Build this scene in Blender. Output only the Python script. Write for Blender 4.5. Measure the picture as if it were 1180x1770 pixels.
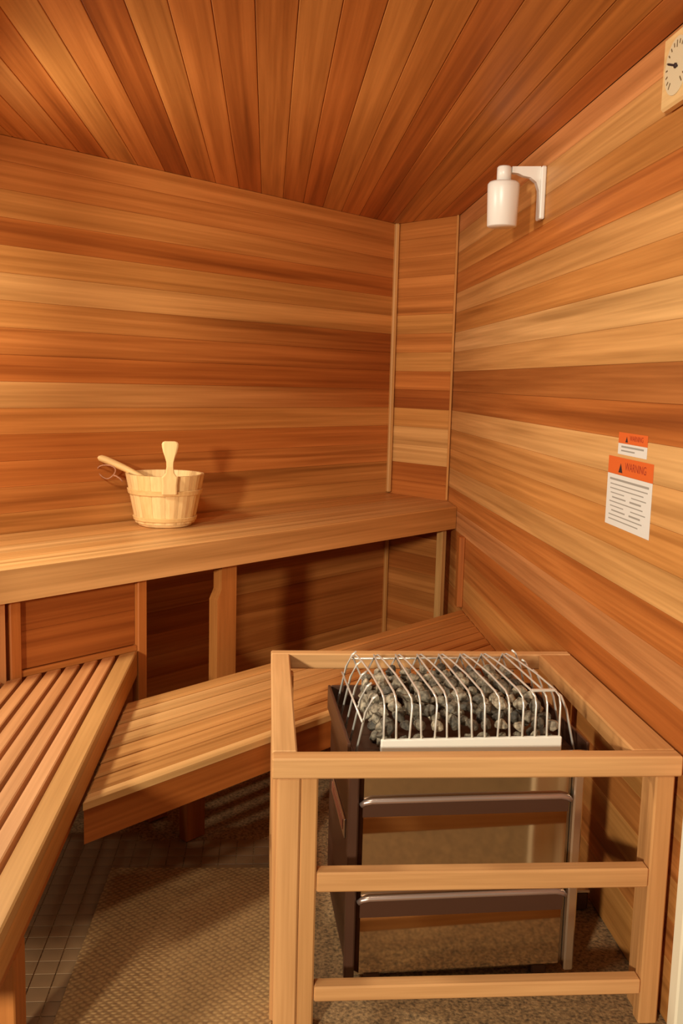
import bpy, bmesh, math, random
from mathutils import Matrix, Vector

random.seed(7)
sc = bpy.context.scene
for o in list(bpy.data.objects):
    bpy.data.objects.remove(o)
col = sc.collection

# ------------------------------------------------------------------ camera
EYE = Vector((0.0, 0.0, 1.52))
YAW, PITCH, ROLL, FPX = math.radians(4.554), math.radians(7.748), math.radians(-1.518), 1650.0
fw = Vector((math.sin(YAW) * math.cos(PITCH), math.cos(YAW) * math.cos(PITCH), -math.sin(PITCH)))
rt = Vector((math.cos(YAW), -math.sin(YAW), 0))
dn = fw.cross(rt)
rt2 = rt * math.cos(ROLL) + dn * math.sin(ROLL)
dn2 = fw.cross(rt2)
cam_data = bpy.data.cameras.new('camera')
cam = bpy.data.objects.new('camera', cam_data)
col.objects.link(cam)
cam.matrix_world = Matrix(((rt2.x, -dn2.x, -fw.x, EYE.x), (rt2.y, -dn2.y, -fw.y, EYE.y), (rt2.z, -dn2.z, -fw.z, EYE.z), (0, 0, 0, 1)))
cam_data.sensor_fit = 'HORIZONTAL'
cam_data.sensor_width = 36.0
cam_data.lens = 36.0 * FPX / 1180.0
cam_data.clip_start = 0.05
sc.camera = cam

# ------------------------------------------------------------------ world and lights
world = bpy.data.worlds.new('world')
sc.world = world
world.use_nodes = True
bg = world.node_tree.nodes['Background']
bg.inputs[0].default_value = (1.0, 0.90, 0.74, 1)
bg.inputs[1].default_value = 0.20


def area_light(name, loc, aim, size, power, color):
    d = bpy.data.lights.new(name, 'AREA')
    d.shape = 'DISK'
    d.size = size
    d.energy = power
    d.color = color
    o = bpy.data.objects.new(name, d)
    col.objects.link(o)
    o.location = loc
    o.rotation_euler = (Vector(aim) - Vector(loc)).to_track_quat('-Z', 'Y').to_euler()
    return o


# the sauna's own shaded lamp on the left side wall, and the lit hall behind the camera
area_light('sauna_lamp', (-1.14, 2.84, 2.02), (0.70, 3.5, 0.25), 0.24, 24, (1.0, 0.95, 0.80))
area_light('hall_lamp', (-2.1, -2.4, 1.95), (0.25, 4.0, 1.30), 0.35, 258, (1.0, 0.93, 0.78))
area_light('top_fill', (-0.25, 1.75, 2.36), (-0.22, 2.1, 0.0), 0.30, 9, (1.0, 0.95, 0.80))  # unseen fill, added to brighten guard top, left bench and mat

vs = sc.view_settings
vs.view_transform = 'Standard'
vs.look = 'None'
vs.gamma = 1.0
vs.use_curve_mapping = False
vs.exposure = 0.0

# ------------------------------------------------------------------ room numbers (metres)
ZC = 2.40            # ceiling
XR = 0.985           # right wall plane
XL = -1.30           # left wall plane, out of view
AL = math.radians(46.0)
SA, CA = math.sin(AL), math.cos(AL)
WL = 3.43            # distance of the long back wall in the L frame
YF = 1.86            # front of the sauna (door side)
# L frame: s runs along the long back wall, w towards it, z up
ML = Matrix(((SA, -CA, 0, 0), (CA, SA, 0, 0), (0, 0, 1, 0), (0, 0, 0, 1)))


def Lp(s, w, z=0.0):
    return Vector((s * SA - w * CA, s * CA + w * SA, z))


CORN_R = Vector((XR, 5.093, 0))          # short wall meets right wall
sdir = Vector((-0.615, 0.789, 0)).normalized()
# intersection of the short wall with the long back wall
_w0 = -CORN_R.x * CA + CORN_R.y * SA
_dw = -sdir.x * CA + sdir.y * SA
T_S = (WL - _w0) / _dw
CORN_L = CORN_R + sdir * T_S
S_A = CORN_L.x * SA + CORN_L.y * CA        # its s coordinate


# ------------------------------------------------------------------ materials
def new_mat(name):
    m = bpy.data.materials.new(name)
    m.use_nodes = True
    nt = m.node_tree
    return m, nt, nt.nodes['Principled BSDF']


def N(nt, kind, **kw):
    n = nt.nodes.new(kind)
    for k, v in kw.items():
        setattr(n, k, v)
    return n


def wood(name, rough=0.5, streak=1.0, fine=1.0, spec=0.3, lscale=1.0):
    m, nt, b = new_mat(name)
    L = nt.links.new
    tc = N(nt, 'ShaderNodeTexCoord')
    oi = N(nt, 'ShaderNodeObjectInfo')
    mul = N(nt, 'ShaderNodeMath', operation='MULTIPLY')
    mul.inputs[1].default_value = 37.0
    L(oi.outputs['Random'], mul.inputs[0])
    add = N(nt, 'ShaderNodeVectorMath', operation='ADD')
    L(tc.outputs['Object'], add.inputs[0])
    L(mul.outputs[0], add.inputs[1])

    def noise(scale, detail, dist=0.0, rg=0.5):
        mp = N(nt, 'ShaderNodeVectorMath', operation='MULTIPLY')
        mp.inputs[1].default_value = scale
        L(add.outputs[0], mp.inputs[0])
        n = N(nt, 'ShaderNodeTexNoise')
        n.inputs['Scale'].default_value = 1.0
        n.inputs['Detail'].default_value = detail
        n.inputs['Roughness'].default_value = rg
        n.inputs['Distortion'].default_value = dist
        L(mp.outputs[0], n.inputs['Vector'])
        return n.outputs['Fac']

    def mapr(sock, a, b_, c, d):
        r = N(nt, 'ShaderNodeMapRange')
        for i, v in enumerate((a, b_, c, d)):
            r.inputs[i + 1].default_value = v
        L(sock, r.inputs[0])
        return r.outputs[0]

    def mth(op, a, b_=None):
        r = N(nt, 'ShaderNodeMath', operation=op)
        for i, v in enumerate((a, b_)):
            if v is None:
                continue
            if hasattr(v, 'links'):
                L(v, r.inputs[i])
            else:
                r.inputs[i].default_value = v
        return r.outputs[0]

    k = lscale
    broad = noise((0.42 * k, 24, 24), 2, 0.5)
    rings = mth('SINE', mth('MULTIPLY', noise((0.30 * k, 5.0, 5.0), 1.0, 0.2), 34.0))
    finen = noise((2.2 * k, 110, 110), 2, 0.0)
    dark = noise((0.33 * k, 17, 17), 2, 0.5)
    v = mth('ADD', mapr(broad, 0.3, 0.7, -0.20 * streak, 0.17 * streak), 1.0)
    v = mth('ADD', v, mth('MULTIPLY', rings, 0.05 * streak))
    v = mth('ADD', v, mapr(finen, 0.3, 0.7, -0.07 * fine, 0.07 * fine))
    v = mth('MULTIPLY', v, mapr(dark, 0.60, 0.74, 1.0, 1.0 - 0.33 * streak))
    at = N(nt, 'ShaderNodeAttribute', attribute_name='tone')
    # darker grain is redder
    hue = N(nt, 'ShaderNodeGamma')
    L(at.outputs['Color'], hue.inputs['Color'])
    L(mapr(v, 0.6, 1.2, 1.16, 0.95), hue.inputs['Gamma'])
    mix = N(nt, 'ShaderNodeVectorMath', operation='SCALE')
    L(hue.outputs[0], mix.inputs[0])
    L(v, mix.inputs['Scale'])
    L(mix.outputs[0], b.inputs['Base Color'])
    b.inputs['Roughness'].default_value = rough
    b.inputs['Specular IOR Level'].default_value = spec
    bump = N(nt, 'ShaderNodeBump')
    bump.inputs['Strength'].default_value = 0.10
    bump.inputs['Distance'].default_value = 0.002
    L(finen, bump.inputs['Height'])
    L(bump.outputs[0], b.inputs['Normal'])
    return m


def plain(name, color, rough=0.5, metal=0.0, spec=0.5, noise_amt=0.0, noise_scale=30.0, bump=0.0, voronoi=False):
    m, nt, b = new_mat(name)
    b.inputs['Base Color'].default_value = (*color, 1)
    b.inputs['Roughness'].default_value = rough
    b.inputs['Metallic'].default_value = metal
    b.inputs['Specular IOR Level'].default_value = spec
    if noise_amt or bump:
        tc = N(nt, 'ShaderNodeTexCoord')
        n = N(nt, 'ShaderNodeTexVoronoi' if voronoi else 'ShaderNodeTexNoise')
        n.inputs['Scale'].default_value = noise_scale
        nt.links.new(tc.outputs['Object'], n.inputs['Vector'])
        fac = n.outputs['Distance'] if voronoi else n.outputs['Fac']
        r = N(nt, 'ShaderNodeMapRange')
        for i, v in enumerate((0.25, 0.75, 1 - noise_amt, 1 + noise_amt)):
            r.inputs[i + 1].default_value = v
        nt.links.new(fac, r.inputs[0])
        s = N(nt, 'ShaderNodeVectorMath', operation='SCALE')
        s.inputs[0].default_value = color
        nt.links.new(r.outputs[0], s.inputs['Scale'])
        nt.links.new(s.outputs[0], b.inputs['Base Color'])
        if bump:
            bp = N(nt, 'ShaderNodeBump')
            bp.inputs['Strength'].default_value = bump
            bp.inputs['Distance'].default_value = 0.004
            nt.links.new(fac, bp.inputs['Height'])
            nt.links.new(bp.outputs[0], b.inputs['Normal'])
    return m


CEDAR = wood('cedar_wall', 0.5, 1.0, 1.0)
CEDAR_B = wood('cedar_bench', 0.42, 0.75, 0.9, 0.35)
CEDAR_F = wood('cedar_frame', 0.5, 0.55, 0.9, 0.3, 1.6)
PALE = wood('pale_pine', 0.55, 0.35, 0.8, 0.3, 4.0)
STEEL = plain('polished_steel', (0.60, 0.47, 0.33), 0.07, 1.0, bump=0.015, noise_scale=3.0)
STEEL_B = plain('brushed_steel', (0.80, 0.74, 0.66), 0.28, 1.0)
PLATE = plain('pale_plate', (0.88, 0.83, 0.70), 0.4, 0.0)
REFL_EDGE = plain('reflected_edge', (0.60, 0.44, 0.36), 0.3, 0.8)
WIRE = plain('bright_wire', (0.82, 0.77, 0.66), 0.3, 0.45)
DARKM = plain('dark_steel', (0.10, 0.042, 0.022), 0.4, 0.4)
CREAM = plain('cream_paint', (0.78, 0.66, 0.46), 0.5)
WHITE = plain('white_plastic', (0.80, 0.76, 0.68), 0.35)
PAPER = plain('label_paper', (0.74, 0.70, 0.62), 0.6)
ORANGE = plain('label_orange', (0.72, 0.13, 0.02), 0.5)
INK = plain('ink_grey', (0.33, 0.30, 0.25), 0.7)
INKRED = plain('ink_dark_red', (0.33, 0.02, 0.005), 0.7)
INKBLK = plain('ink_black', (0.03, 0.012, 0.01), 0.7)
INKBR = plain('ink_brown', (0.16, 0.09, 0.03), 0.7)
ROPE = plain('rope', (0.45, 0.20, 0.10), 0.8, noise_amt=0.2, noise_scale=200)
TILE = plain('tile', (0.25, 0.14, 0.06), 0.5, noise_amt=0.18, noise_scale=9)
GROUT = plain('grout', (0.15, 0.08, 0.032), 0.8)
STONE = plain('sauna_stone', (0.20, 0.16, 0.105), 0.7, noise_amt=0.7, noise_scale=2.2, bump=0.5)
_nt = STONE.node_tree
_oi = N(_nt, 'ShaderNodeObjectInfo')
_mr = N(_nt, 'ShaderNodeMapRange')
_mr.inputs[3].default_value, _mr.inputs[4].default_value = 0.3, 1.9
_nt.links.new(_oi.outputs['Random'], _mr.inputs[0])
_sc = N(_nt, 'ShaderNodeVectorMath', operation='SCALE')
_b = _nt.nodes['Principled BSDF']
_nt.links.new(_b.inputs['Base Color'].links[0].from_socket, _sc.inputs[0])
_nt.links.new(_mr.outputs[0], _sc.inputs['Scale'])
_nt.links.new(_sc.outputs[0], _b.inputs['Base Color'])
CARPET = plain('carpet', (0.30, 0.175, 0.07), 0.9, noise_amt=0.7, noise_scale=120, bump=0.5)


def mat_weave():
    m, nt, b = new_mat('sisal_weave')
    L = nt.links.new
    tc = N(nt, 'ShaderNodeTexCoord')
    w1 = N(nt, 'ShaderNodeTexWave', wave_type='BANDS', bands_direction='DIAGONAL')
    w1.inputs['Scale'].default_value = 26
    w1.inputs['Distortion'].default_value = 1.5
    w1.inputs['Detail'].default_value = 1
    mp = N(nt, 'ShaderNodeVectorMath', operation='MULTIPLY')
    mp.inputs[1].default_value = (-1, 1.4, 1)
    L(tc.outputs['Object'], mp.inputs[0])
    L(tc.outputs['Object'], w1.inputs['Vector'])
    w2 = N(nt, 'ShaderNodeTexWave', wave_type='BANDS', bands_direction='DIAGONAL')
    w2.inputs['Scale'].default_value = 26
    w2.inputs['Distortion'].default_value = 1.5
    L(mp.outputs[0], w2.inputs['Vector'])
    mx = N(nt, 'ShaderNodeMath', operation='MULTIPLY')
    L(w1.outputs['Fac'], mx.inputs[0])
    L(w2.outputs['Fac'], mx.inputs[1])
    n = N(nt, 'ShaderNodeTexNoise')
    n.inputs['Scale'].default_value = 90
    L(tc.outputs['Object'], n.inputs['Vector'])
    ad = N(nt, 'ShaderNodeMath', operation='ADD')
    L(mx.outputs[0], ad.inputs[0])
    L(n.outputs['Fac'], ad.inputs[1])
    cr = N(nt, 'ShaderNodeValToRGB')
    cr.color_ramp.elements[0].position = 0.3
    cr.color_ramp.elements[0].color = (0.20, 0.100, 0.032, 1)
    cr.color_ramp.elements[1].position = 1.1
    cr.color_ramp.elements[1].color = (0.42, 0.235, 0.080, 1)
    L(ad.outputs[0], cr.inputs[0])
    L(cr.outputs[0], b.inputs['Base Color'])
    b.inputs['Roughness'].default_value = 0.9
    bp = N(nt, 'ShaderNodeBump')
    bp.inputs['Strength'].default_value = 0.5
    bp.inputs['Distance'].default_value = 0.003
    L(ad.outputs[0], bp.inputs['Height'])
    L(bp.outputs[0], b.inputs['Normal'])
    return m


SISAL = mat_weave()

# wood tones (albedo)
TONES = {
    'xl': (0.68, 0.380, 0.138), 'l': (0.60, 0.300, 0.094), 'ml': (0.56, 0.238, 0.058), 'm': (0.53, 0.187, 0.041),
    'mr': (0.50, 0.157, 0.031), 'd': (0.43, 0.126, 0.023), 'dd': (0.33, 0.086, 0.014), 'p': (0.57, 0.235, 0.076),
    'slat': (0.78, 0.45, 0.215), 'pine': (0.80, 0.53, 0.23), 'pine2': (0.76, 0.48, 0.19), 'guard': (0.61, 0.300, 0.108), 'guard2': (0.57, 0.275, 0.094), 'guard_toplit': (0.68, 0.375, 0.150),  # guard top tone lightened: light from above put into the colour
}


# ------------------------------------------------------------------ builders
def wmat(o):
    m = o.matrix_basis.copy()
    return m if o.parent is None else wmat(o.parent) @ m


def set_tone(me, tone, tone2=None):
    a = me.color_attributes.new('tone', 'FLOAT_COLOR', 'POINT')
    t1 = TONES[tone] if isinstance(tone, str) else tone
    t2 = t1 if tone2 is None else (TONES[tone2] if isinstance(tone2, str) else tone2)
    xs = [v.co.x for v in me.vertices]
    x0, x1 = min(xs), max(xs)
    vals = []
    for x in xs:
        f = 0 if x1 - x0 < 1e-6 else (x - x0) / (x1 - x0)
        vals += [t1[i] * (1 - f) + t2[i] * f for i in range(3)] + [1.0]
    a.data.foreach_set('color', vals)


def link(name, me, mat, parent=None, M=None):
    if mat is not None and not me.materials:
        me.materials.append(mat)
    o = bpy.data.objects.new(name, me)
    col.objects.link(o)
    if parent is not None:
        o.parent = parent
        o.matrix_basis = wmat(parent).inverted() @ (M if M is not None else Matrix())
    elif M is not None:
        o.matrix_basis = M
    return o


def tag(o, label=None, cat=None, group=None, kind=None):
    if label:
        o['label'] = label
    if cat:
        o['category'] = cat
    if group:
        o['group'] = group
    if kind:
        o['kind'] = kind
    return o


def empty(name, M, label, cat, group=None):
    o = bpy.data.objects.new(name, None)
    o.empty_display_size = 0.05
    col.objects.link(o)
    o.matrix_basis = M
    return tag(o, label, cat, group)


def T(x, y, z):
    return Matrix.Translation((x, y, z))


def RZ(a):
    return Matrix.Rotation(a, 4, 'Z')


def from_bm(name, bm, smooth=False):
    me = bpy.data.meshes.new(name)
    bm.to_mesh(me)
    bm.free()
    if smooth:
        me.shade_smooth()
    return me


def cbox_mesh(name, dx, dy, dz, c=0.003, tone='m', tone2=None):
    """chamfered box centred on the origin, grain along local x"""
    a, b, d = dx / 2, dy / 2, dz / 2
    c = min(c, a * 0.45, b * 0.45, d * 0.45)
    bm = bmesh.new()
    for sx in (-1, 1):
        for sy in (-1, 1):
            for sz in (-1, 1):
                bm.verts.new((sx * a, sy * (b - c), sz * (d - c)))
                bm.verts.new((sx * (a - c), sy * b, sz * (d - c)))
                bm.verts.new((sx * (a - c), sy * (b - c), sz * d))
    bmesh.ops.convex_hull(bm, input=bm.verts[:])
    bmesh.ops.dissolve_limit(bm, angle_limit=0.01, verts=bm.verts[:], edges=bm.edges[:])
    me = from_bm(name, bm)
    set_tone(me, tone, tone2)
    return me


def axes(x, y, z, loc):
    return Matrix(((x[0], y[0], z[0], loc[0]), (x[1], y[1], z[1], loc[1]), (x[2], y[2], z[2], loc[2]), (0, 0, 0, 1)))


AX = axes((1, 0, 0), (0, 1, 0), (0, 0, 1), (0, 0, 0))
AY = axes((0, 1, 0), (-1, 0, 0), (0, 0, 1), (0, 0, 0))       # local x along world y
AZ = axes((0, 0, 1), (0, 1, 0), (-1, 0, 0), (0, 0, 0))       # local x along world z


def bar(name, lo, hi, grain, mat, parent, frame=None, c=0.003, tone='m', tone2=None):
    """a chamfered bar from corner lo to hi given in `frame`, grain 'x','y' or 'z'"""
    lo, hi = Vector(lo), Vector(hi)
    d = hi - lo
    ce = (lo + hi) / 2
    A = {'x': AX, 'y': AY, 'z': AZ}[grain]
    dims = {'x': (d.x, d.y, d.z), 'y': (d.y, d.x, d.z), 'z': (d.z, d.y, d.x)}[grain]
    me = cbox_mesh(name, *dims, c=c, tone=tone, tone2=tone2)
    M = (frame or Matrix()) @ Matrix.Translation(ce) @ A
    return link(name, me, mat, parent, M)


def clip(poly, p, n):
    """keep the side where (q-p).n <= 0 ; 2-D convex clipping"""
    out = []
    k = len(poly)
    for i in range(k):
        a, b = poly[i], poly[(i + 1) % k]
        da = (a[0] - p[0]) * n[0] + (a[1] - p[1]) * n[1]
        db = (b[0] - p[0]) * n[0] + (b[1] - p[1]) * n[1]
        if da <= 0:
            out.append(a)
        if (da < 0 < db) or (db < 0 < da):
            t = da / (da - db)
            out.append((a[0] + (b[0] - a[0]) * t, a[1] + (b[1] - a[1]) * t))
    return out


def prism_mesh(name, poly, z0, z1, tone='m', tone2=None, c=0.0):
    """vertical prism of a convex polygon, small chamfer round the top edge"""
    k = len(poly)
    cx = sum(p[0] for p in poly) / k
    cy = sum(p[1] for p in poly) / k
    bm = bmesh.new()
    bot = [bm.verts.new((x, y, z0)) for x, y in poly]
    rings = [bot]
    if c:
        rings.append([bm.verts.new((x, y, z1 - c)) for x, y in poly])
        ins = []
        for i in range(k):
            a, b, d = Vector(poly[i - 1]), Vector(poly[i]), Vector(poly[(i + 1) % k])
            e1, e2 = (b - a).normalized(), (d - b).normalized()
            n1, n2 = Vector((-e1.y, e1.x)), Vector((-e2.y, e2.x))
            h = (n1 + n2)
            den = max(0.3, 1 + n1.dot(n2))
            ins.append(b + h * (c / den))
        rings.append([bm.verts.new((p.x, p.y, z1)) for p in ins])
    else:
        rings.append([bm.verts.new((x, y, z1)) for x, y in poly])
    for r0, r1 in zip(rings, rings[1:]):
        for i in range(k):
            bm.faces.new((r0[i], r0[(i + 1) % k], r1[(i + 1) % k], r1[i]))
    bm.faces.new(list(reversed(bot)))
    bm.faces.new(rings[-1])
    bmesh.ops.recalc_face_normals(bm, faces=bm.faces[:])
    me = from_bm(name, bm)
    set_tone(me, tone, tone2)
    return me


def ccw(poly):
    a = sum(poly[i][0] * poly[(i + 1) % len(poly)][1] - poly[(i + 1) % len(poly)][0] * poly[i][1] for i in range(len(poly)))
    return poly if a > 0 else list(reversed(poly))


def lathe_mesh(name, prof, seg=32, tone=None, smooth=True):
    bm = bmesh.new()
    rings = []
    for r, z in prof:
        if r < 1e-6:
            rings.append([bm.verts.new((0, 0, z))])
        else:
            rings.append([bm.verts.new((r * math.cos(2 * math.pi * i / seg), r * math.sin(2 * math.pi * i / seg), z)) for i in range(seg)])
    for a, b in zip(rings, rings[1:]):
        for i in range(seg):
            j = (i + 1) % seg
            if len(a) == 1 and len(b) == 1:
                continue
            if len(a) == 1:
                bm.faces.new((a[0], b[j], b[i]))
            elif len(b) == 1:
                bm.faces.new((a[i], a[j], b[0]))
            else:
                bm.faces.new((a[i], a[j], b[j], b[i]))
    bmesh.ops.recalc_face_normals(bm, faces=bm.faces[:])
    me = from_bm(name, bm, smooth)
    if tone:
        set_tone(me, tone)
    return me


def tube_mesh(name, pts, r, seg=8, tone=None, closed=False):
    bm = bmesh.new()
    pts = [Vector(p) for p in pts]
    n = len(pts)
    rings = []
    up = Vector((0.13, 0.21, 0.97)).normalized()
    for i, p in enumerate(pts):
        if closed:
            t = (pts[(i + 1) % n] - pts[i - 1]).normalized()
        else:
            t = (pts[min(i + 1, n - 1)] - pts[max(i - 1, 0)]).normalized()
        u = up if abs(t.dot(up)) < 0.95 else Vector((1, 0, 0))
        a = t.cross(u).normalized()
        b = t.cross(a)
        rings.append([bm.verts.new(p + (a * math.cos(2 * math.pi * k / seg) + b * math.sin(2 * math.pi * k / seg)) * r) for k in range(seg)])
    for i in range(n if closed else n - 1):
        q0, q1 = rings[i], rings[(i + 1) % n]
        for k in range(seg):
            bm.faces.new((q0[k], q0[(k + 1) % seg], q1[(k + 1) % seg], q1[k]))
    if not closed:
        bm.faces.new(list(reversed(rings[0])))
        bm.faces.new(rings[-1])
    bmesh.ops.recalc_face_normals(bm, faces=bm.faces[:])
    me = from_bm(name, bm, True)
    if tone:
        set_tone(me, tone)
    return me


# ------------------------------------------------------------------ the shell
def slab(name, lo, hi, mat, frame=None, label=None, tone='d'):
    o = bar(name, lo, hi, 'x', mat, None, frame, c=0.0005, tone=tone)
    return tag(o, label, None, None, 'structure')


def plank_wall(root, frame, x0, x1, zs, tones, thick=0.016):
    """planks along frame x, proud of the plane y=0 towards -y ; zs top to bottom"""
    for i in range(len(zs) - 1):
        t = tones[i % len(tones)]
        t1, t2 = t if isinstance(t, tuple) else (t, None)
        bar('plank', (x0, -thick, zs[i + 1] + 0.0002), (x1, 0, zs[i] - 0.0002), 'x', CEDAR, root, frame, c=0.0011, tone=t1, tone2=t2)


ZS = [2.40] + [2.308 - 0.1025 * i for i in range(22)] + [0.002]
TH = 0.016

# long back wall (left half of the picture): frame x = s, y = w
SL0 = (XL + WL * CA) / SA
root = slab('wall_back', (SL0 - 0.1, WL + TH, -0.06), (S_A + 0.02, WL + TH + 0.05, ZC + TH - 0.0005), CEDAR, ML, 'long cedar plank back wall behind the upper bench')
LT = ['m', 'm', ('ml', 'm'), ('mr', 'd'), 'ml', ('l', 'ml'), ('ml', 'dd'), ('m', 'dd'), ('d', 'dd'), ('l', 'd'), ('m', 'ml'), ('d', 'mr'),
      ('mr', 'm'), ('m', 'ml'), ('ml', 'ml'), 'm', 'm', 'd', 'm', 'd', 'mr', 'd', 'm', 'm']
plank_wall(root, ML @ T(0, WL + TH, 0), SL0, S_A - 0.002, ZS, LT)

# short diagonal wall in the corner: frame x from left to right, y away from the room
sd = (CORN_R - CORN_L).normalized()
MS = axes(sd, (-sd.y, sd.x, 0), (0, 0, 1), CORN_L)
LEN_S = (CORN_R - CORN_L).length
root = slab('wall_corner', (-0.02, TH, -0.06), (LEN_S + 0.02, TH + 0.05, ZC + TH - 0.0005), CEDAR, MS, 'short cedar plank wall across the corner')
ST = ['m', 'm', 'm', 'm', 'm', 'ml', 'm', 'ml', 'mr', 'dd', 'ml', 'l', 'l', 'd', 'd', 'm', 'd', 'm', 'd', 'm', 'm', 'd', 'm']
plank_wall(root, MS @ T(0, TH, 0), 0.002, LEN_S - 0.002, ZS, ST)

# right wall: frame x = -world y, y = +world x
MR = axes((0, -1, 0), (1, 0, 0), (0, 0, 1), (XR + TH, 0, 0))
root = slab('wall_right', (-5.15, 0, -0.06), (-YF, 0.05, ZC + TH - 0.0005), CEDAR, MR, 'long cedar plank wall on the right')
RD = (0.36, 0.122, 0.027)
RT = ['p', 'l', 'ml', ('m', 'mr'), 'l', 'ml', 'xl', 'l', (RD, RD), (RD, 'd'), ('l', 'xl'), ('ml', 'l'), 'ml', 'l', ('m', 'mr'), 'p', 'd', 'm', 'ml', 'm', 'ml', 'm', 'ml', 'm']
plank_wall(root, MR, -5.093 + 0.002, -YF, ZS, RT)

# left wall, out of the picture
MW = axes((0, 1, 0), (-1, 0, 0), (0, 0, 1), (XL - TH, 0, 0))
root = slab('wall_left', (1.2, 0, -0.06), (3.6, 0.05, ZC + TH - 0.0005), CEDAR, MW, 'cedar plank side wall behind the left bench')
plank_wall(root, MW, 1.2, 3.56, ZS, ['m', 'ml', 'l', 'mr', 'ml', 'd', 'ml'])

# ceiling: planks run away from the door
INNER = [(XL, YF), (XR, YF), (CORN_R.x, CORN_R.y), (CORN_L.x, CORN_L.y), (Lp(SL0, WL).x, Lp(SL0, WL).y)]
root = link('ceiling', prism_mesh('ceiling', ccw([(XL - 0.1, YF), (XR + 0.1, YF), (XR + 0.1, 5.16), (0.72, 5.62), (XL - 0.1, 3.62)]), ZC + TH, ZC + TH + 0.05, 'd'), CEDAR)
tag(root, 'cedar plank ceiling', None, None, 'structure')
CT = ['m', 'ml', 'ml', ('ml', 'd'), ('m', 'd'), ('ml', 'm'), ('ml', 'ml'), ('m', 'd'), ('ml', 'm'), ('m', 'ml'), ('m', 'd'), ('m', 'm'), ('ml', 'm'),
      ('d', 'dd'), ('m', 'm'), 'ml', ('m', 'd'), ('l', 'm'), 'm', 'ml', 'm', 'd', 'm']
for i in range(23):
    xb = XR - 0.103 * i
    xa = max(XL, xb - 0.103)
    if xb - xa < 0.01:
        break
    poly = [(xa + 0.0006, YF), (xb - 0.0006, YF), (xb - 0.0006, 6.2), (xa + 0.0006, 6.2)]
    poly = clip(poly, (CORN_R.x, CORN_R.y), (-sd.y, sd.x))
    wn = (-CA, SA)
    poly = clip(poly, (CORN_L.x, CORN_L.y), wn)
    # local frame: x along world y, z up ; plank hangs below the slab
    loc = ccw([(p[1], -p[0]) for p in poly])
    t = CT[i % len(CT)]
    t1, t2 = t if isinstance(t, tuple) else (t, None)
    xm = -(xa + xb) / 2
    loc = [(a, b - xm) for a, b in loc]
    # flip so the chamfer faces down
    me = prism_mesh('plank', ccw([(a, -b) for a, b in loc]), 0, TH, t1, t2, c=0.0018)
    M = axes((0, 1, 0), (1, 0, 0), (0, 0, -1), (-xm, 0, ZC + TH))
    link('plank', me, CEDAR, root, M)

# floor slab inside, small tiles where they show
root = link('floor', prism_mesh('floor', ccw([(XL - 0.015, YF), (XR + 0.015, YF), (XR + 0.015, 5.10), (0.70, 5.47), (XL - 0.015, 3.53)]), -0.06, -0.003, 'd'), CARPET)
tag(root, 'brown floor of small square tiles', None, None, 'structure')
tile = cbox_mesh('tile', 0.0525, 0.0525, 0.003, c=0.001, tone='d')
tile.materials.append(TILE)
ntile = 0
for i in range(-13, 18):
    for j in range(0, 24):
        x, y = i * 0.055 + 0.004, 2.06 + j * 0.055
        left = -0.72 < x < -0.41
        back = 2.76 < y < 3.02 and x < 0.05
        if not (left and y < 3.1 or back) or ntile >= 296:
            continue
        if -0.45 < x and y < 2.80:
            continue
        o = link('tile', tile, TILE, root, T(x, y, -0.0015))
        ntile += 1

# trims
QR = cbox_mesh('trim', ZC - 0.90, 0.026, 0.026, c=0.008, tone='l')
cl = CORN_L + (Vector((0.3, 4.0, 0)) - CORN_L).normalized() * 0.022
o = link('trim_1', QR, CEDAR_F, None, T(cl.x, cl.y, 0.9 + (ZC - 0.9) / 2) @ RZ(math.radians(20)) @ AZ)
tag(o, 'slim pale corner trim between the back wall and the corner wall', None, None, 'structure')
me = cbox_mesh('trim', 0.78, 0.024, 0.024, c=0.007, tone='ml')
o = link('trim_2', me, CEDAR_F, None, T(cl.x, cl.y, 0.39) @ RZ(math.radians(20)) @ AZ)
tag(o, 'corner trim below the upper bench', None, None, 'structure')
cr = CORN_R + Vector((-0.010, -0.007, 0))
me = cbox_mesh('trim', ZC - 0.90, 0.012, 0.012, c=0.004, tone='ml')
o = link('trim_3', me, CEDAR_F, None, T(cr.x, cr.y, 0.9 + (ZC - 0.9) / 2) @ AZ)
tag(o, 'slim corner trim between the corner wall and the right wall', None, None, 'structure')

# cream door casing at the right of the opening the photo looks through
dr = tag(bpy.data.objects.new('door_1', None), 'cream painted door casing at the right edge', None, None, 'structure')
col.objects.link(dr)
dr.matrix_basis = T(0.94, 1.79, 0)
bar('jamb', (0.862, 1.76, 0), (1.02, 1.80, 2.4), 'z', CREAM, dr, c=0.004)
bar('stop', (0.93, 1.80, 0), (1.02, 1.856, 2.4), 'z', CREAM, dr, c=0.004)

# hall floor outside the door
o = bar('floor_hall', (-3.0, -3.0, -0.06), (2.2, YF - 0.002, -0.003), 'x', CARPET, None, c=0.001)
tag(o, 'brown carpeted floor outside the door', None, None, 'structure')


# ------------------------------------------------------------------ upper bench
def Lclip(s0, s1, w0, w1, xr=XR - 0.002, xl=XL + 0.003):
    p = [(s0, w0), (s1, w0), (s1, w1), (s0, w1)]
    # right wall: x = s*SA - w*CA <= xr
    p = clip(p, (xr / SA, 0), (SA, -CA))
    p = clip(p, (xl / SA, 0), (-SA, CA))
    # short corner wall, kept 2 mm off
    a = CORN_R - Vector((-sd.y, sd.x, 0)) * 0.002
    n = Vector((-sd.y, sd.x, 0))
    p = clip(p, (a.x * SA + a.y * CA, -a.x * CA + a.y * SA), (n.x * SA + n.y * CA, -n.x * CA + n.y * SA))
    return ccw(p)


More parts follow.
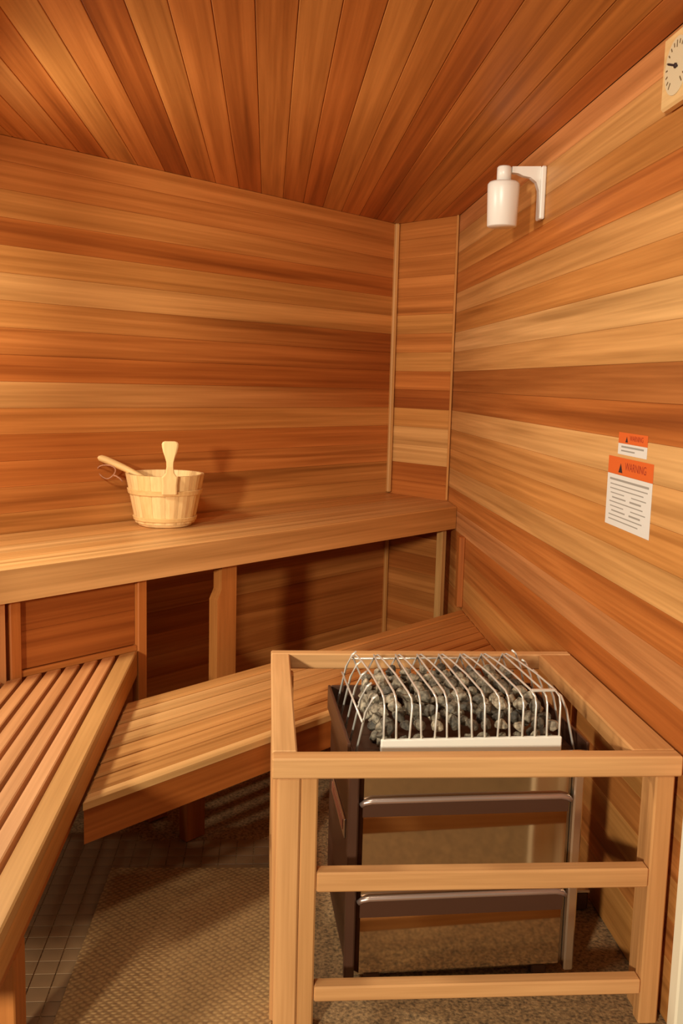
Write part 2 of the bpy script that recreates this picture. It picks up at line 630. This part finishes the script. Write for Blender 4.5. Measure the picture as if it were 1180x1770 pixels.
ZU, WU = 0.895, 2.80
ub = empty('upper_bench', ML @ T(2.4, 3.1, 0), 'long solid cedar upper bench with deep front board along the back wall', 'bench')
nb = 5
pw = (WL - 0.002 - WU - 0.026) / nb
for i, t in enumerate(['xl', 'l', 'xl', 'l', 'l']):
    w0 = WU + 0.026 + pw * i
    poly = Lclip(0.2, 5.2, w0 + 0.0008, w0 + pw - 0.0008)
    link('plank', prism_mesh('plank', poly, ZU - 0.03, ZU, t, 'l' if i < 3 else 'ml', c=0.002), CEDAR_B, ub, ML)
poly = Lclip(0.2, 5.2, WU, WU + 0.025)
link('front_board', prism_mesh('front_board', poly, 0.782, ZU + 0.001, (0.76, 0.43, 0.165), 'ml', c=0.004), CEDAR_B, ub, ML)
# supports
ZB = ZU - 0.03


def post(s0, s1, w0, w1, z0, z1, tone, name='post'):
    return bar(name, (s0, w0, z0), (s1, w1, z1), 'z', CEDAR_F, ub, ML, c=0.003, tone=tone)


post(1.48, 1.566, 2.84, 2.90, 0, ZB, 'p')
post(1.585, 1.625, 2.845, 2.90, 0, ZB, 'd')
post(2.099, 2.139, 2.845, 2.885, 0, ZB, 'mr')
# notched wide post
bm = bmesh.new()
prof = [(2.498, 0.0), (2.600, 0.0), (2.600, ZB), (2.520, ZB), (2.520, 0.675), (2.498, 0.635)]
f0 = [bm.verts.new((z, 0.0, -s)) for s, z in prof]
f1 = [bm.verts.new((z, 0.05, -s)) for s, z in prof]
bm.faces.new(f0)
bm.faces.new(list(reversed(f1)))
for i in range(len(prof)):
    j = (i + 1) % len(prof)
    bm.faces.new((f0[j], f0[i], f1[i], f1[j]))
bmesh.ops.recalc_face_normals(bm, faces=bm.faces[:])
bmesh.ops.triangulate(bm, faces=[f for f in bm.faces if len(f.verts) > 4])
me = from_bm('post', bm)
set_tone(me, 'm')
link('post', me, CEDAR_F, ub, ML @ T(0, 2.86, 0) @ AZ)
post(4.02, 4.055, 2.845, 2.885, 0, ZB, 'l')
# skirt boards between the two left posts
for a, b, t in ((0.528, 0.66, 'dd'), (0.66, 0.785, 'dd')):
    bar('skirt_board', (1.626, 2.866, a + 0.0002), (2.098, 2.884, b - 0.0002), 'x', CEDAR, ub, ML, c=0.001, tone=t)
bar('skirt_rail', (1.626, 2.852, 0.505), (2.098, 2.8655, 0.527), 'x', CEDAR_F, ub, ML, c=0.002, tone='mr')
bar('cleat', (0.955, 4.60, 0.42), (XR - 0.001, 4.66, ZB - 0.09), 'z', CEDAR_F, ub, None, c=0.003, tone='d')

# ------------------------------------------------------------------ lower bench (behind the heater guard)
ZLO, W0, W1 = 0.41, 2.07, 2.63
lb = empty('lower_bench', ML @ T(2.4, 2.35, 0), 'low slatted cedar bench in front of the upper bench', 'bench')
ns = 7
p = (W1 - W0 - 0.03) / ns
XB = -0.468
for i in range(ns):
    w0 = W0 + 0.034 + p * i
    t = random.choice(['xl', 'l', 'l', 'l'])
    poly = Lclip(0.2, 5.2, w0 + 0.0065, w0 + p - 0.0065, xl=XB)
    link('slat', prism_mesh('slat', poly, ZLO - 0.030, ZLO, t, 'm', c=0.006), CEDAR_B, lb, ML)
poly = Lclip(0.2, 5.2, W0, W0 + 0.034, xl=XB)
link('front_slat', prism_mesh('front_slat', poly, ZLO - 0.026, ZLO, 'xl', 'l', c=0.006), CEDAR_B, lb, ML)
poly = Lclip(0.2, 5.2, W0 + 0.008, W0 + 0.033, xl=XB)
link('front_board', prism_mesh('front_board', poly, 0.285, ZLO - 0.027, 'd', 'dd'), CEDAR_B, lb, ML)  # darkened tone: shade on this face is put into the colour
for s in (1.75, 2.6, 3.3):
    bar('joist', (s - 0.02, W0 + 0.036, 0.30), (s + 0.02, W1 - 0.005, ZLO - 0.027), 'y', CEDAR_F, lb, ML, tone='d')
for s in (1.95, 2.95):
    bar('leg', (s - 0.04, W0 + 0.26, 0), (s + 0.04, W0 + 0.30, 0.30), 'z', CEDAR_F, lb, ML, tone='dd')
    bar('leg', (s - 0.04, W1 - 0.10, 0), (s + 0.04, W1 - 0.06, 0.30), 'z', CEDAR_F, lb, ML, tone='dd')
for (a, b) in ((1.85, 2.05), (2.85, 3.05)):
    bar('joist', (a, W0 + 0.25, 0.302), (b, W0 + 0.31, ZLO - 0.028), 'x', CEDAR_F, lb, ML, tone='d')

# ------------------------------------------------------------------ left bench
ZLE, XE = 0.512, -0.470
le = empty('left_bench', T(-0.85, 2.4, 0), 'narrow-slatted cedar bench along the left, running toward the door', 'bench')
YN = 1.25


def Yclip(xa, xb, y0=YN):
    poly = [(xa, y0), (xb, y0), (xb, 4.0), (xa, 4.0)]
    poly = clip(poly, Lp(0, 2.838)[:2], (-CA, SA))
    # world -> local frame (x'=y, y'=-x)
    return ccw([(q[1], -q[0]) for q in poly])


poly = Yclip(-0.527, XE)
link('edge_board', prism_mesh('edge_board', poly, ZLE - 0.03, ZLE, 'xl', 'l', c=0.004), CEDAR_B, le, AY)
x = -0.540
for i in range(14):
    xb = x - 0.0534 * i
    poly = Yclip(xb - 0.040, xb)
    link('slat', prism_mesh('slat', poly, ZLE - 0.03, ZLE, random.choice(['slat', 'slat', 'xl', 'slat']), 'p', c=0.003), CEDAR_B, le, AY)
poly = Yclip(XE - 0.024, XE)
link('front_board', prism_mesh('front_board', poly, 0.418, ZLE - 0.031, 'ml', 'ml'), CEDAR_B, le, AY)
bar('apron', (-0.535, YN, 0.318), (-0.505, 2.80, 0.48), 'y', CEDAR_B, le, None, tone='mr')
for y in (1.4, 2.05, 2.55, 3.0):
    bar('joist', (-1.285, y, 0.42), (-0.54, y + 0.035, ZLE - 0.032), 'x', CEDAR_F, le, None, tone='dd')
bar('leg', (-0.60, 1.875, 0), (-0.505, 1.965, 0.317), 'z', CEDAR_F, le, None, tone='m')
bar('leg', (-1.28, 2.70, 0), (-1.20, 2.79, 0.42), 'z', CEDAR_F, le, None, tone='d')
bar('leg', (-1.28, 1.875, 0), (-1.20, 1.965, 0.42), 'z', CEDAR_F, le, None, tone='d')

# ------------------------------------------------------------------ floor mat
mm = cbox_mesh('floor_mat', 0.515, 2.22, 0.011, c=0.004, tone='m')
o = link('floor_mat', mm, SISAL, None, T(-0.234, 1.715, 0.0055 - 0.002) @ RZ(math.radians(-1.5)))
tag(o, 'tan woven sisal floor mat lying between the left bench and the heater guard', 'mat')

# ------------------------------------------------------------------ heater guard
GX0, GX1, GY0, GY1, GZ = 0.022, 0.976, 2.05, 2.925, 0.679
g = empty('heater_guard', T(0.5, 2.45, 0), 'pale cedar guard frame of posts and rails around the sauna heater', 'guard rail')


def gb(name, lo, hi, grain, tone='guard', c=0.004):
    return bar(name, lo, hi, grain, CEDAR_F, g, None, c=c, tone=tone)


RH = 0.049
gb('top_rail', (GX0, GY0, GZ - RH), (GX1, GY0 + 0.045, GZ), 'x', (0.63, 0.325, 0.122))
gb('top_rail', (GX0, GY1 - 0.04, GZ - RH), (GX1, GY1, GZ), 'x', 'guard_toplit')
gb('top_rail', (GX0, GY0 + 0.0455, GZ - RH), (GX0 + 0.058, GY1 - 0.0405, GZ), 'y', 'guard_toplit')
gb('top_rail', (GX1 - 0.105, GY0 + 0.0455, GZ - RH), (GX1, GY1 - 0.0405, GZ), 'y', 'guard2')
# front left post: two boards
gb('post', (GX0 + 0.012, GY0 + 0.006, 0), (GX0 + 0.066, GY0 + 0.045, GZ - RH - 0.0005), 'z')
gb('post', (GX0 + 0.0665, GY0 + 0.009, 0), (GX0 + 0.106, GY0 + 0.045, GZ - RH - 0.0005), 'z', 'guard2')
gb('post', (GX0 + 0.004, GY0 + 0.0455, 0), (GX0 + 0.03, GY0 + 0.115, GZ - RH - 0.0005), 'z')
# front right post
gb('post', (0.915, GY0 + 0.006, 0), (0.962, GY0 + 0.045, GZ - RH - 0.0005), 'z', 'guard2')
gb('post', (0.925, GY0 + 0.0455, 0), (0.962, GY0 + 0.11, GZ - RH - 0.0005), 'z', 'guard2')
# back posts
gb('post', (GX0 + 0.004, GY1 - 0.10, 0), (GX0 + 0.07, GY1 - 0.05, GZ - RH - 0.0005), 'z', 'guard2')
gb('post', (0.90, GY1 - 0.10, 0), (0.965, GY1 - 0.05, GZ - RH - 0.0005), 'z', 'guard2')
for z0, z1 in ((0.354, 0.402), (0.080, 0.118)):
    gb('rail', (GX0 + 0.107, GY0 + 0.004, z0), (0.9145, GY0 + 0.043, z1), 'x')
    gb('rail', (GX0 + 0.004, GY0 + 0.116, z0), (GX0 + 0.03, GY1 - 0.101, z1), 'y')

# ------------------------------------------------------------------ sauna heater
HM = T(0.50, 2.44, 0) @ RZ(math.radians(2.6))
h = empty('sauna_heater', HM, 'polished steel sauna heater with wire stone basket inside the guard frame', 'heater')


def hb(name, lo, hi, mat, grain='x', c=0.004, parent=None):
    return bar(name, lo, hi, grain, mat, parent or h, HM, c=c)


bodyw = 0.272
hb('body', (-bodyw, -0.215, 0.035), (bodyw, 0.22, 0.585), STEEL, c=0.012)
hb('corner_strip', (-bodyw - 0.026, -0.225, 0.03), (-bodyw - 0.001, -0.195, 0.60), DARKM)
hb('corner_strip', (bodyw + 0.001, -0.225, 0.03), (bodyw + 0.026, -0.195, 0.60), STEEL_B)
sp = hb('side_panel', (-bodyw - 0.022, -0.19, 0.06), (-bodyw - 0.002, 0.22, 0.60), DARKM)
hb('side_panel', (bodyw + 0.002, -0.19, 0.06), (bodyw + 0.022, 0.22, 0.60), DARKM)
# rating plate on the left side, a bright rim round a brown face
pl = hb('rating_plate', (-bodyw - 0.026, -0.15, 0.375), (-bodyw - 0.0225, 0.14, 0.425), STEEL_B)
hb('plate_face', (-bodyw - 0.028, -0.125, 0.386), (-bodyw - 0.0262, 0.110, 0.414), plain('plate_brown', (0.30, 0.10, 0.05), 0.5), parent=pl)
# guard-rail reflections put in as shapes: pale edge over a dark band
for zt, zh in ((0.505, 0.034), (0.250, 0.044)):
    hb('reflection_band', (-0.262, -0.2175, zt - zh - 0.010), (0.262, -0.2145, zt - 0.009), DARKM, 'x', 0.001)
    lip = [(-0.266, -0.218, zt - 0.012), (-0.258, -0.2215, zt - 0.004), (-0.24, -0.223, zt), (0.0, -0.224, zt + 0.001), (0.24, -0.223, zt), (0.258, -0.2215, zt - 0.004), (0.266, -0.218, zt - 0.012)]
    link('reflection_edge', tube_mesh('reflection_edge', lip, 0.0075, 8), REFL_EDGE, h, HM)
for x in (-0.22, 0.22):
    for y in (-0.17, 0.17):
        hb('foot', (x - 0.02, y - 0.02, 0), (x + 0.02, y + 0.02, 0.034), DARKM, 'z')
# tray that carries the basket: four sloping sides
TZ0, TZ1 = 0.586, 0.655
hb('tray_floor', (-0.295, -0.225, TZ0), (0.295, 0.225, TZ0 + 0.012), DARKM)
hb('tray_side', (-0.305, -0.225, TZ0), (-0.297, 0.225, TZ1), DARKM, 'y', 0.002)
hb('tray_side', (0.297, -0.225, TZ0), (0.305, 0.225, TZ1 - 0.01), DARKM, 'y', 0.002)
hb('tray_side', (-0.296, 0.217, TZ0), (0.296, 0.225, TZ1), DARKM, 'x', 0.002)
hb('front_plate', (-0.228, -0.252, 0.634), (0.222, -0.240, 0.672), PLATE, 'x', 0.003)
hb('front_lip', (-0.30, -0.238, TZ0 + 0.006), (0.30, -0.226, 0.628), STEEL_B, 'x', 0.003)
hb('top_bar', (0.15, -0.222, 0.776), (0.21, -0.212, 0.782), WIRE, 'x', 0.002)
# wires bent over the stones
nw = 15
for i in range(nw):
    x = -0.222 + 0.438 * i / (nw - 1)
    j = random.uniform(-0.006, 0.006)
    k = 0.016 if i % 2 else -0.016
    pts = [(x, -0.246, 0.66), (x + j * 0.5, -0.244, 0.70), (x + j, -0.240, 0.750), (x + j, -0.232, 0.768), (x + j * 0.5, -0.20, 0.774), (x, -0.05, 0.770),
           (x + k * .3, 0.10, 0.762), (x + k * .6, 0.180, 0.756), (x + k, 0.205, 0.744), (x + k * 0.2, 0.210, 0.715), (x - k, 0.212, 0.672), (x - k, 0.212, 0.62)]
    link('basket_wire', tube_mesh('basket_wire', pts, 0.0028, 6), WIRE, h, HM)
for i in range(5):
    y = -0.19 + 0.095 * i
    pts = [(-0.230, y, 0.764), (-0.242, y, 0.755), (-0.258, y, 0.72), (-0.285, y - 0.01, 0.60)]
    link('side_wire', tube_mesh('side_wire', pts, 0.0032, 6), WIRE, h, HM)
    pts = [(0.224, y, 0.764), (0.236, y, 0.755), (0.252, y, 0.72), (0.278, y - 0.01, 0.60)]
    link('side_wire', tube_mesh('side_wire', pts, 0.0032, 6), WIRE, h, HM)
link('cross_wire', tube_mesh('cross_wire', [(-0.24, 0.214, 0.735), (0.235, 0.214, 0.735)], 0.003, 6), WIRE, h, HM)
link('cross_wire', tube_mesh('cross_wire', [(-0.268, -0.2, 0.70), (-0.268, 0.2, 0.70)], 0.003, 6), WIRE, h, HM)

# stones
stones = []
for k in range(6):
    bm = bmesh.new()
    bmesh.ops.create_icosphere(bm, subdivisions=2, radius=1.0)
    sx, sy, sz = random.uniform(0.9, 1.25), random.uniform(0.8, 1.05), random.uniform(0.65, 0.9)
    cuts = [Vector((random.uniform(-1, 1), random.uniform(-1, 1), random.uniform(-1, 1))).normalized() for _ in range(14)]
    for v in bm.verts:
        for c_ in cuts:
            d = v.co.dot(c_) - 0.66
            if d > 0:
                v.co -= c_ * d
        v.co = Vector((v.co.x * sx, v.co.y * sy, v.co.z * sz))
    me = from_bm('sauna_stone', bm)
    me.materials.append(STONE)
    stones.append(me)
SLAB = 'rough grey-brown sauna stone heaped in the wire basket of the heater'
for lay, z0 in enumerate((0.620, 0.655, 0.690, 0.722)):
    nx, ny = (11, 9) if lay < 3 else (9, 6)
    for i in range(nx):
        for j in range(ny):
            if lay in (0, 1) and 0 < i < nx - 1 and 0 < j < ny - 1:
                continue                    # nothing of these shows
            hw = 0.206 if lay < 3 else 0.18
            fx = -hw + 2 * hw * i / (nx - 1)
            y0, y1 = (-0.215, 0.175) if lay < 3 else (-0.17, 0.13)
            fy = y0 + (y1 - y0) * j / (ny - 1)
            r = random.uniform(0.0195, 0.0245)
            P = HM @ Vector((fx + random.uniform(-.006, .006), fy + random.uniform(-.006, .006), z0 + random.uniform(-.004, .006)))
            o = link('sauna_stone', random.choice(stones), None, None,
                     Matrix.Translation(P) @ Matrix.Rotation(random.uniform(0, 6), 4, Vector((random.random() - .5, random.random() - .5, random.random())).normalized()) @ Matrix.Scale(r, 4))
            tag(o, SLAB, 'stone', 'stones in the heater basket')

# small junction box on the floor behind the heater by the right wall
jb = empty('junction_box', T(0.93, 2.60, 0), 'small dark metal box with pale lid on the floor between heater and right wall', 'box')
bar('case', (0.90, 2.56, 0), (0.96, 2.64, 0.055), 'x', DARKM, jb, None, c=0.004)
bar('lid', (0.896, 2.556, 0.0555), (0.964, 2.644, 0.064), 'x', STEEL_B, jb, None, c=0.002)

# ------------------------------------------------------------------ bucket and ladle on the upper bench
BP = Vector((-0.430, 4.085, ZU + 0.0005))
BM = Matrix.Translation(BP) @ RZ(math.radians(6))
b = empty('wooden_bucket', BM, 'pale pine bucket with one tall paddle-shaped stave handle on the upper bench', 'bucket')
H, RB, RTOP = 0.222, 0.122, 0.166
nst = 16


def stave_mesh(name, ang, half, h0, h1, tone, rin=0.014):
    bm = bmesh.new()
    rows = []
    for z in (h0, h0 + 0.006, h1 - 0.004, h1):
        f = z / H
        r = RB + (RTOP - RB) * f
        row = []
        for rr in (r, r - rin):
            for q in (-1, -0.33, 0.33, 1):
                a = ang + half * q * 0.985
                rad = rr - (0.0025 if abs(q) == 1 and rr == r else 0)
                row.append(bm.verts.new((rad * math.cos(a), rad * math.sin(a), z)))
        rows.append(row)
    loop = [0, 1, 2, 3, 7, 6, 5, 4]
    for r0, r1 in zip(rows, rows[1:]):
        for i in range(8):
            a_, b_ = loop[i], loop[(i + 1) % 8]
            bm.faces.new((r0[a_], r0[b_], r1[b_], r1[a_]))
    bm.faces.new([rows[0][i] for i in reversed(loop)])
    bm.faces.new([rows[-1][i] for i in loop])
    bmesh.ops.recalc_face_normals(bm, faces=bm.faces[:])
    # grain runs up the stave: store with x = height
    bmesh.ops.transform(bm, matrix=AZ.inverted(), verts=bm.verts[:])
    me = from_bm(name, bm)
    set_tone(me, tone)
    return me


for i in range(nst):
    a = 2 * math.pi * (i + 0.5) / nst
    link('stave', stave_mesh('stave', a, math.pi / nst, 0.016, H, random.choice(['pine', 'pine', 'pine2'])), PALE, b, BM @ AZ)


def hoop(z0, z1, extra, tone, name='hoop'):
    def r(z):
        return RB + (RTOP - RB) * z / H
    prof = [(r(z0) + 0.0005, z0), (r(z0) + extra, z0 + 0.002), (r(z1) + extra, z1 - 0.002), (r(z1) + 0.0005, z1), (r(z0) + 0.0005, z0)]
    link(name, lathe_mesh(name, prof, 48, tone, False), PALE, b, BM)


hoop(0.138, 0.160, 0.0055, 'pine2')
hoop(0.026, 0.044, 0.005, 'pine2')
link('base', lathe_mesh('base', [(0, 0), (0.100, 0), (0.112, 0.004), (0.114, 0.0155), (0, 0.0155)], 40, 'pine'), PALE, b, BM)
# tall handle: flared paddle outline on the camera side of the rim
ha = math.radians(-84)
out = []
for t, hwid in ((0.150, 0.031), (0.19, 0.031), (0.222, 0.034), (0.228, 0.0265), (0.240, 0.0175), (0.265, 0.0140), (0.285, 0.0150), (0.305, 0.0205), (0.325, 0.0275), (0.345, 0.0320), (0.358, 0.0330), (0.366, 0.0290), (0.369, 0.021)):
    out.append((t, hwid))
bm = bmesh.new()
r0 = []
for t, hw in out:
    rad = RB + (RTOP - RB) * min(t, H + 0.05) / H + 0.010
    row = []
    for q in (-1, -0.8, 0.8, 1):
        for dd in ((0.0035, -0.0035) if abs(q) == 1 else (0.0075, -0.0075)):
            row.append(bm.verts.new((t, rad + dd, q * hw)))
    r0.append([row[i] for i in (0, 2, 4, 6, 7, 5, 3, 1)])
for x, y in zip(r0, r0[1:]):
    for i in range(8):
        bm.faces.new((x[i], x[(i + 1) % 8], y[(i + 1) % 8], y[i]))
bm.faces.new(list(reversed(r0[0])))
bm.faces.new(r0[-1])
bmesh.ops.recalc_face_normals(bm, faces=bm.faces[:])
me = from_bm('handle', bm)
set_tone(me, 'pine')
# local: x up, y outward, z sideways
ca, sa = math.cos(ha), math.sin(ha)
link('handle', me, PALE, b, BM @ axes((0, 0, 1), (ca, sa, 0), (-sa, ca, 0), (0, 0, 0)))

# ladle lying in the bucket, handle out to the left
lroot = empty('wooden_ladle', Matrix.Translation(BP), 'pale wooden ladle with cord loop, its handle sticking out of the bucket to the left', 'ladle')
stem = []
for x, z, wd, th in ((0.04, 0.135, 0.014, 0.012), (-0.10, 0.203, 0.017, 0.014), (-0.175, 0.240, 0.021, 0.016), (-0.24, 0.267, 0.023, 0.017), (-0.31, 0.292, 0.024, 0.0165), (-0.355, 0.302, 0.023, 0.0145), (-0.395, 0.300, 0.018, 0.011), (-0.425, 0.290, 0.009, 0.006)):
    stem.append((x, z, wd, th))
bm = bmesh.new()
rr = []
for x, z, wd, th in stem:
    row = [bm.verts.new((-x, wd * math.cos(a), z + th * math.sin(a))) for a in [2 * math.pi * k / 10 for k in range(10)]]
    rr.append(row)
for x, y in zip(rr, rr[1:]):
    for i in range(10):
        bm.faces.new((x[i], x[(i + 1) % 10], y[(i + 1) % 10], y[i]))
bm.faces.new(list(reversed(rr[0])))
bm.faces.new(rr[-1])
bmesh.ops.recalc_face_normals(bm, faces=bm.faces[:])
me = from_bm('handle', bm, True)
set_tone(me, 'pine2')
link('handle', me, PALE, lroot, Matrix.Translation(BP) @ RZ(math.pi + math.radians(-4)))
bowl = lathe_mesh('bowl', [(0, 0.0), (0.030, 0.002), (0.046, 0.018), (0.050, 0.045), (0.045, 0.045), (0.041, 0.020), (0.0, 0.008)], 24, 'pine2')
link('bowl', bowl, PALE, lroot, Matrix.Translation(BP) @ T(0.05, 0.0, 0.105))
pts = []
for k in range(20):
    a = 2 * math.pi * k / 20
    pts.append((-0.245 + 0.036 * math.cos(a) + 0.006 * math.sin(2 * a), 0.002 - 0.008 * math.sin(a), 0.222 + 0.030 * math.sin(a)))
link('cord_loop', tube_mesh('cord_loop', pts, 0.003, 6, closed=True), ROPE, lroot, Matrix.Translation(BP))
pts = [(-0.215, -0.002, 0.208), (-0.205, -0.004, 0.206), (-0.19, -0.003, 0.196), (-0.178, 0.0, 0.182)]
link('cord_end', tube_mesh('cord_end', pts, 0.0035, 6), ROPE, lroot, Matrix.Translation(BP))

# ------------------------------------------------------------------ white cylinder lamp on the right wall
LX, LY = 0.836, 3.52
lm = empty('wall_lamp', T(XR, LY, 2.2), 'white cylindrical wall lamp hanging from a curved bracket on the right wall', 'wall lamp')
link('shade', lathe_mesh('shade', [(0, 0.0), (0.0500, 0.0), (0.0535, 0.003), (0.0575, 0.130), (0.0575, 0.148), (0.052, 0.156), (0.030, 0.158), (0, 0.158)], 40), WHITE, lm, T(LX, LY, 2.093))
link('neck', lathe_mesh('neck', [(0, 0), (0.026, 0), (0.026, 0.048), (0.022, 0.053), (0, 0.053)], 28), WHITE, lm, T(LX, LY, 2.2515))
link('wall_plate', cbox_mesh('wall_plate', 0.018, 0.06, 0.185, 0.004), WHITE, lm, T(XR - 0.010, LY, 2.215))
# curved arm: extruded outline in the x-z plane
top = [(0.862, 2.303), (0.885, 2.304), (0.905, 2.305), (0.930, 2.306), (0.952, 2.307), (0.962, 2.3075), (0.966, 2.308)]
low = [(0.862, 2.282), (0.885, 2.280), (0.905, 2.272), (0.930, 2.268), (0.952, 2.252), (0.962, 2.225), (0.966, 2.150)]
bm = bmesh.new()
sec = [[bm.verts.new((a[0], y, a[1])) for a, y in ((t_, -0.014), (t_, 0.014), (l_, 0.014), (l_, -0.014))] for t_, l_ in zip(top, low)]
for q0, q1 in zip(sec, sec[1:]):
    for i in range(4):
        bm.faces.new((q0[i], q0[(i + 1) % 4], q1[(i + 1) % 4], q1[i]))
bm.faces.new(sec[0])
bm.faces.new(sec[-1])
bmesh.ops.recalc_face_normals(bm, faces=bm.faces[:])
link('arm', from_bm('arm', bm), WHITE, lm, T(0, LY, 0))

# ------------------------------------------------------------------ warning labels on the right wall (flat prints)
MRW = axes((0, -1, 0), (0, 0, 1), (-1, 0, 0), (XR, 0, 0))     # x to the right as seen, y up, z out of the wall


def card(name, x0, x1, z0, z1, mat, parent, lift, th=0.0008):
    return bar(name, (x0, z0, lift), (x1, z1, lift + th), 'x', mat, parent, MRW, c=0.0001)


def text(name, body, x, z, size, mat, parent, lift):
    cu = bpy.data.curves.new(name, 'FONT')
    cu.body = body
    cu.size = size
    cu.align_x = 'LEFT'
    tmp = bpy.data.objects.new(name, cu)
    col.objects.link(tmp)
    dg = bpy.context.evaluated_depsgraph_get()
    me = bpy.data.meshes.new_from_object(tmp.evaluated_get(dg))
    bpy.data.objects.remove(tmp)
    me.materials.clear()
    return link(name, me, mat, parent, MRW @ T(x, z, lift))


def tri(name, x, z, s, mat, parent, lift):
    me = prism_mesh(name, [(x - s, z), (x + s, z), (x, z + 1.75 * s)], lift, lift + 0.0003)
    return link(name, me, mat, parent, MRW)


def sign(root, x0, x1, z0, z1, hz, word_x, word_z, word_s, lines):
    card('paper', x0, x1, z0, hz - 0.0005, PAPER, root, 0.0005)
    hd = card('header', x0, x1, hz, z1, ORANGE, root, 0.0005)
    hh = z1 - hz
    tri('warning_triangle', x0 + (x1 - x0) * 0.30, hz + hh * 0.14, hh * 0.30, INKBLK, root, 0.0016)
    text('heading', 'WARNING', x0 + (x1 - x0) * 0.40, hz + hh * 0.34, word_s, INKRED, root, 0.0016)
    for (a, b_, zc, th) in lines:
        card('print_line', x0 + (x1 - x0) * a, x0 + (x1 - x0) * b_, zc - th / 2, zc + th / 2, INK, root, 0.0014, 0.0002)


s1 = empty('warning_label', MRW @ T(-2.52, 1.23, 0), 'large warning card with orange header and fine print on the right wall', 'label')
lines = [(0.06, 0.94, 1.268, 0.006)]
for k in range(9):
    zc = 1.254 - 0.0125 * k
    if k in (2, 5):
        lines += [(0.10, 0.42, zc, 0.003), (0.58, 0.90, zc, 0.003)]
    elif k in (3, 6):
        lines += [(0.14, 0.46, zc, 0.004), (0.55, 0.80, zc, 0.005)]
    else:
        lines += [(0.08, 0.92 - 0.08 * (k % 3), zc, 0.0032)]
sign(s1, -2.685, -2.362, 1.136, 1.332, 1.283, 0, 0, 0.031, lines)
s2 = empty('warning_label', MRW @ T(-2.516, 1.37, 0), 'small orange and white warning sticker just above the larger card', 'label')
sign(s2, -2.618, -2.412, 1.341, 1.402, 1.372, 0, 0, 0.020, [(0.12, 0.90, 1.363, 0.005), (0.12, 0.60, 1.352, 0.004)])

# ------------------------------------------------------------------ thermometer plaque at the top right
th = empty('thermometer', MRW @ T(-2.33, 2.28, 0), 'pale wooden sauna thermometer plaque high on the right wall', 'thermometer')
me = cbox_mesh('plaque', 0.172, 0.172, 0.028, 0.006, 'pine', None)
link('plaque', me, PALE, th, MRW @ T(-2.325, 2.286, 0.0150))
DM = MRW @ T(-2.325, 2.286, 0.0292)
link('dial', lathe_mesh('dial', [(0, 0.0), (0.066, 0.0), (0.066, 0.002), (0, 0.002)], 40, None, False), plain('dial_cream', (0.72, 0.60, 0.38), 0.5), th, DM)
for k in range(17):
    a = math.radians(-140 + 280 * k / 16)
    L_ = 0.010 if k % 4 else 0.016
    link('tick', cbox_mesh('tick', L_, 0.0034, 0.0008, 0.0001), INKBR, th, DM @ RZ(math.pi / 2 - a) @ T(0.058 - L_ / 2, 0, 0.0026))
link('needle', cbox_mesh('needle', 0.060, 0.005, 0.001, 0.0003), INKBLK, th, DM @ RZ(math.radians(160)) @ T(0.018, 0, 0.0036))
link('hub', lathe_mesh('hub', [(0, 0.002), (0.006, 0.002), (0.006, 0.006), (0, 0.006)], 16), INKBLK, th, DM)
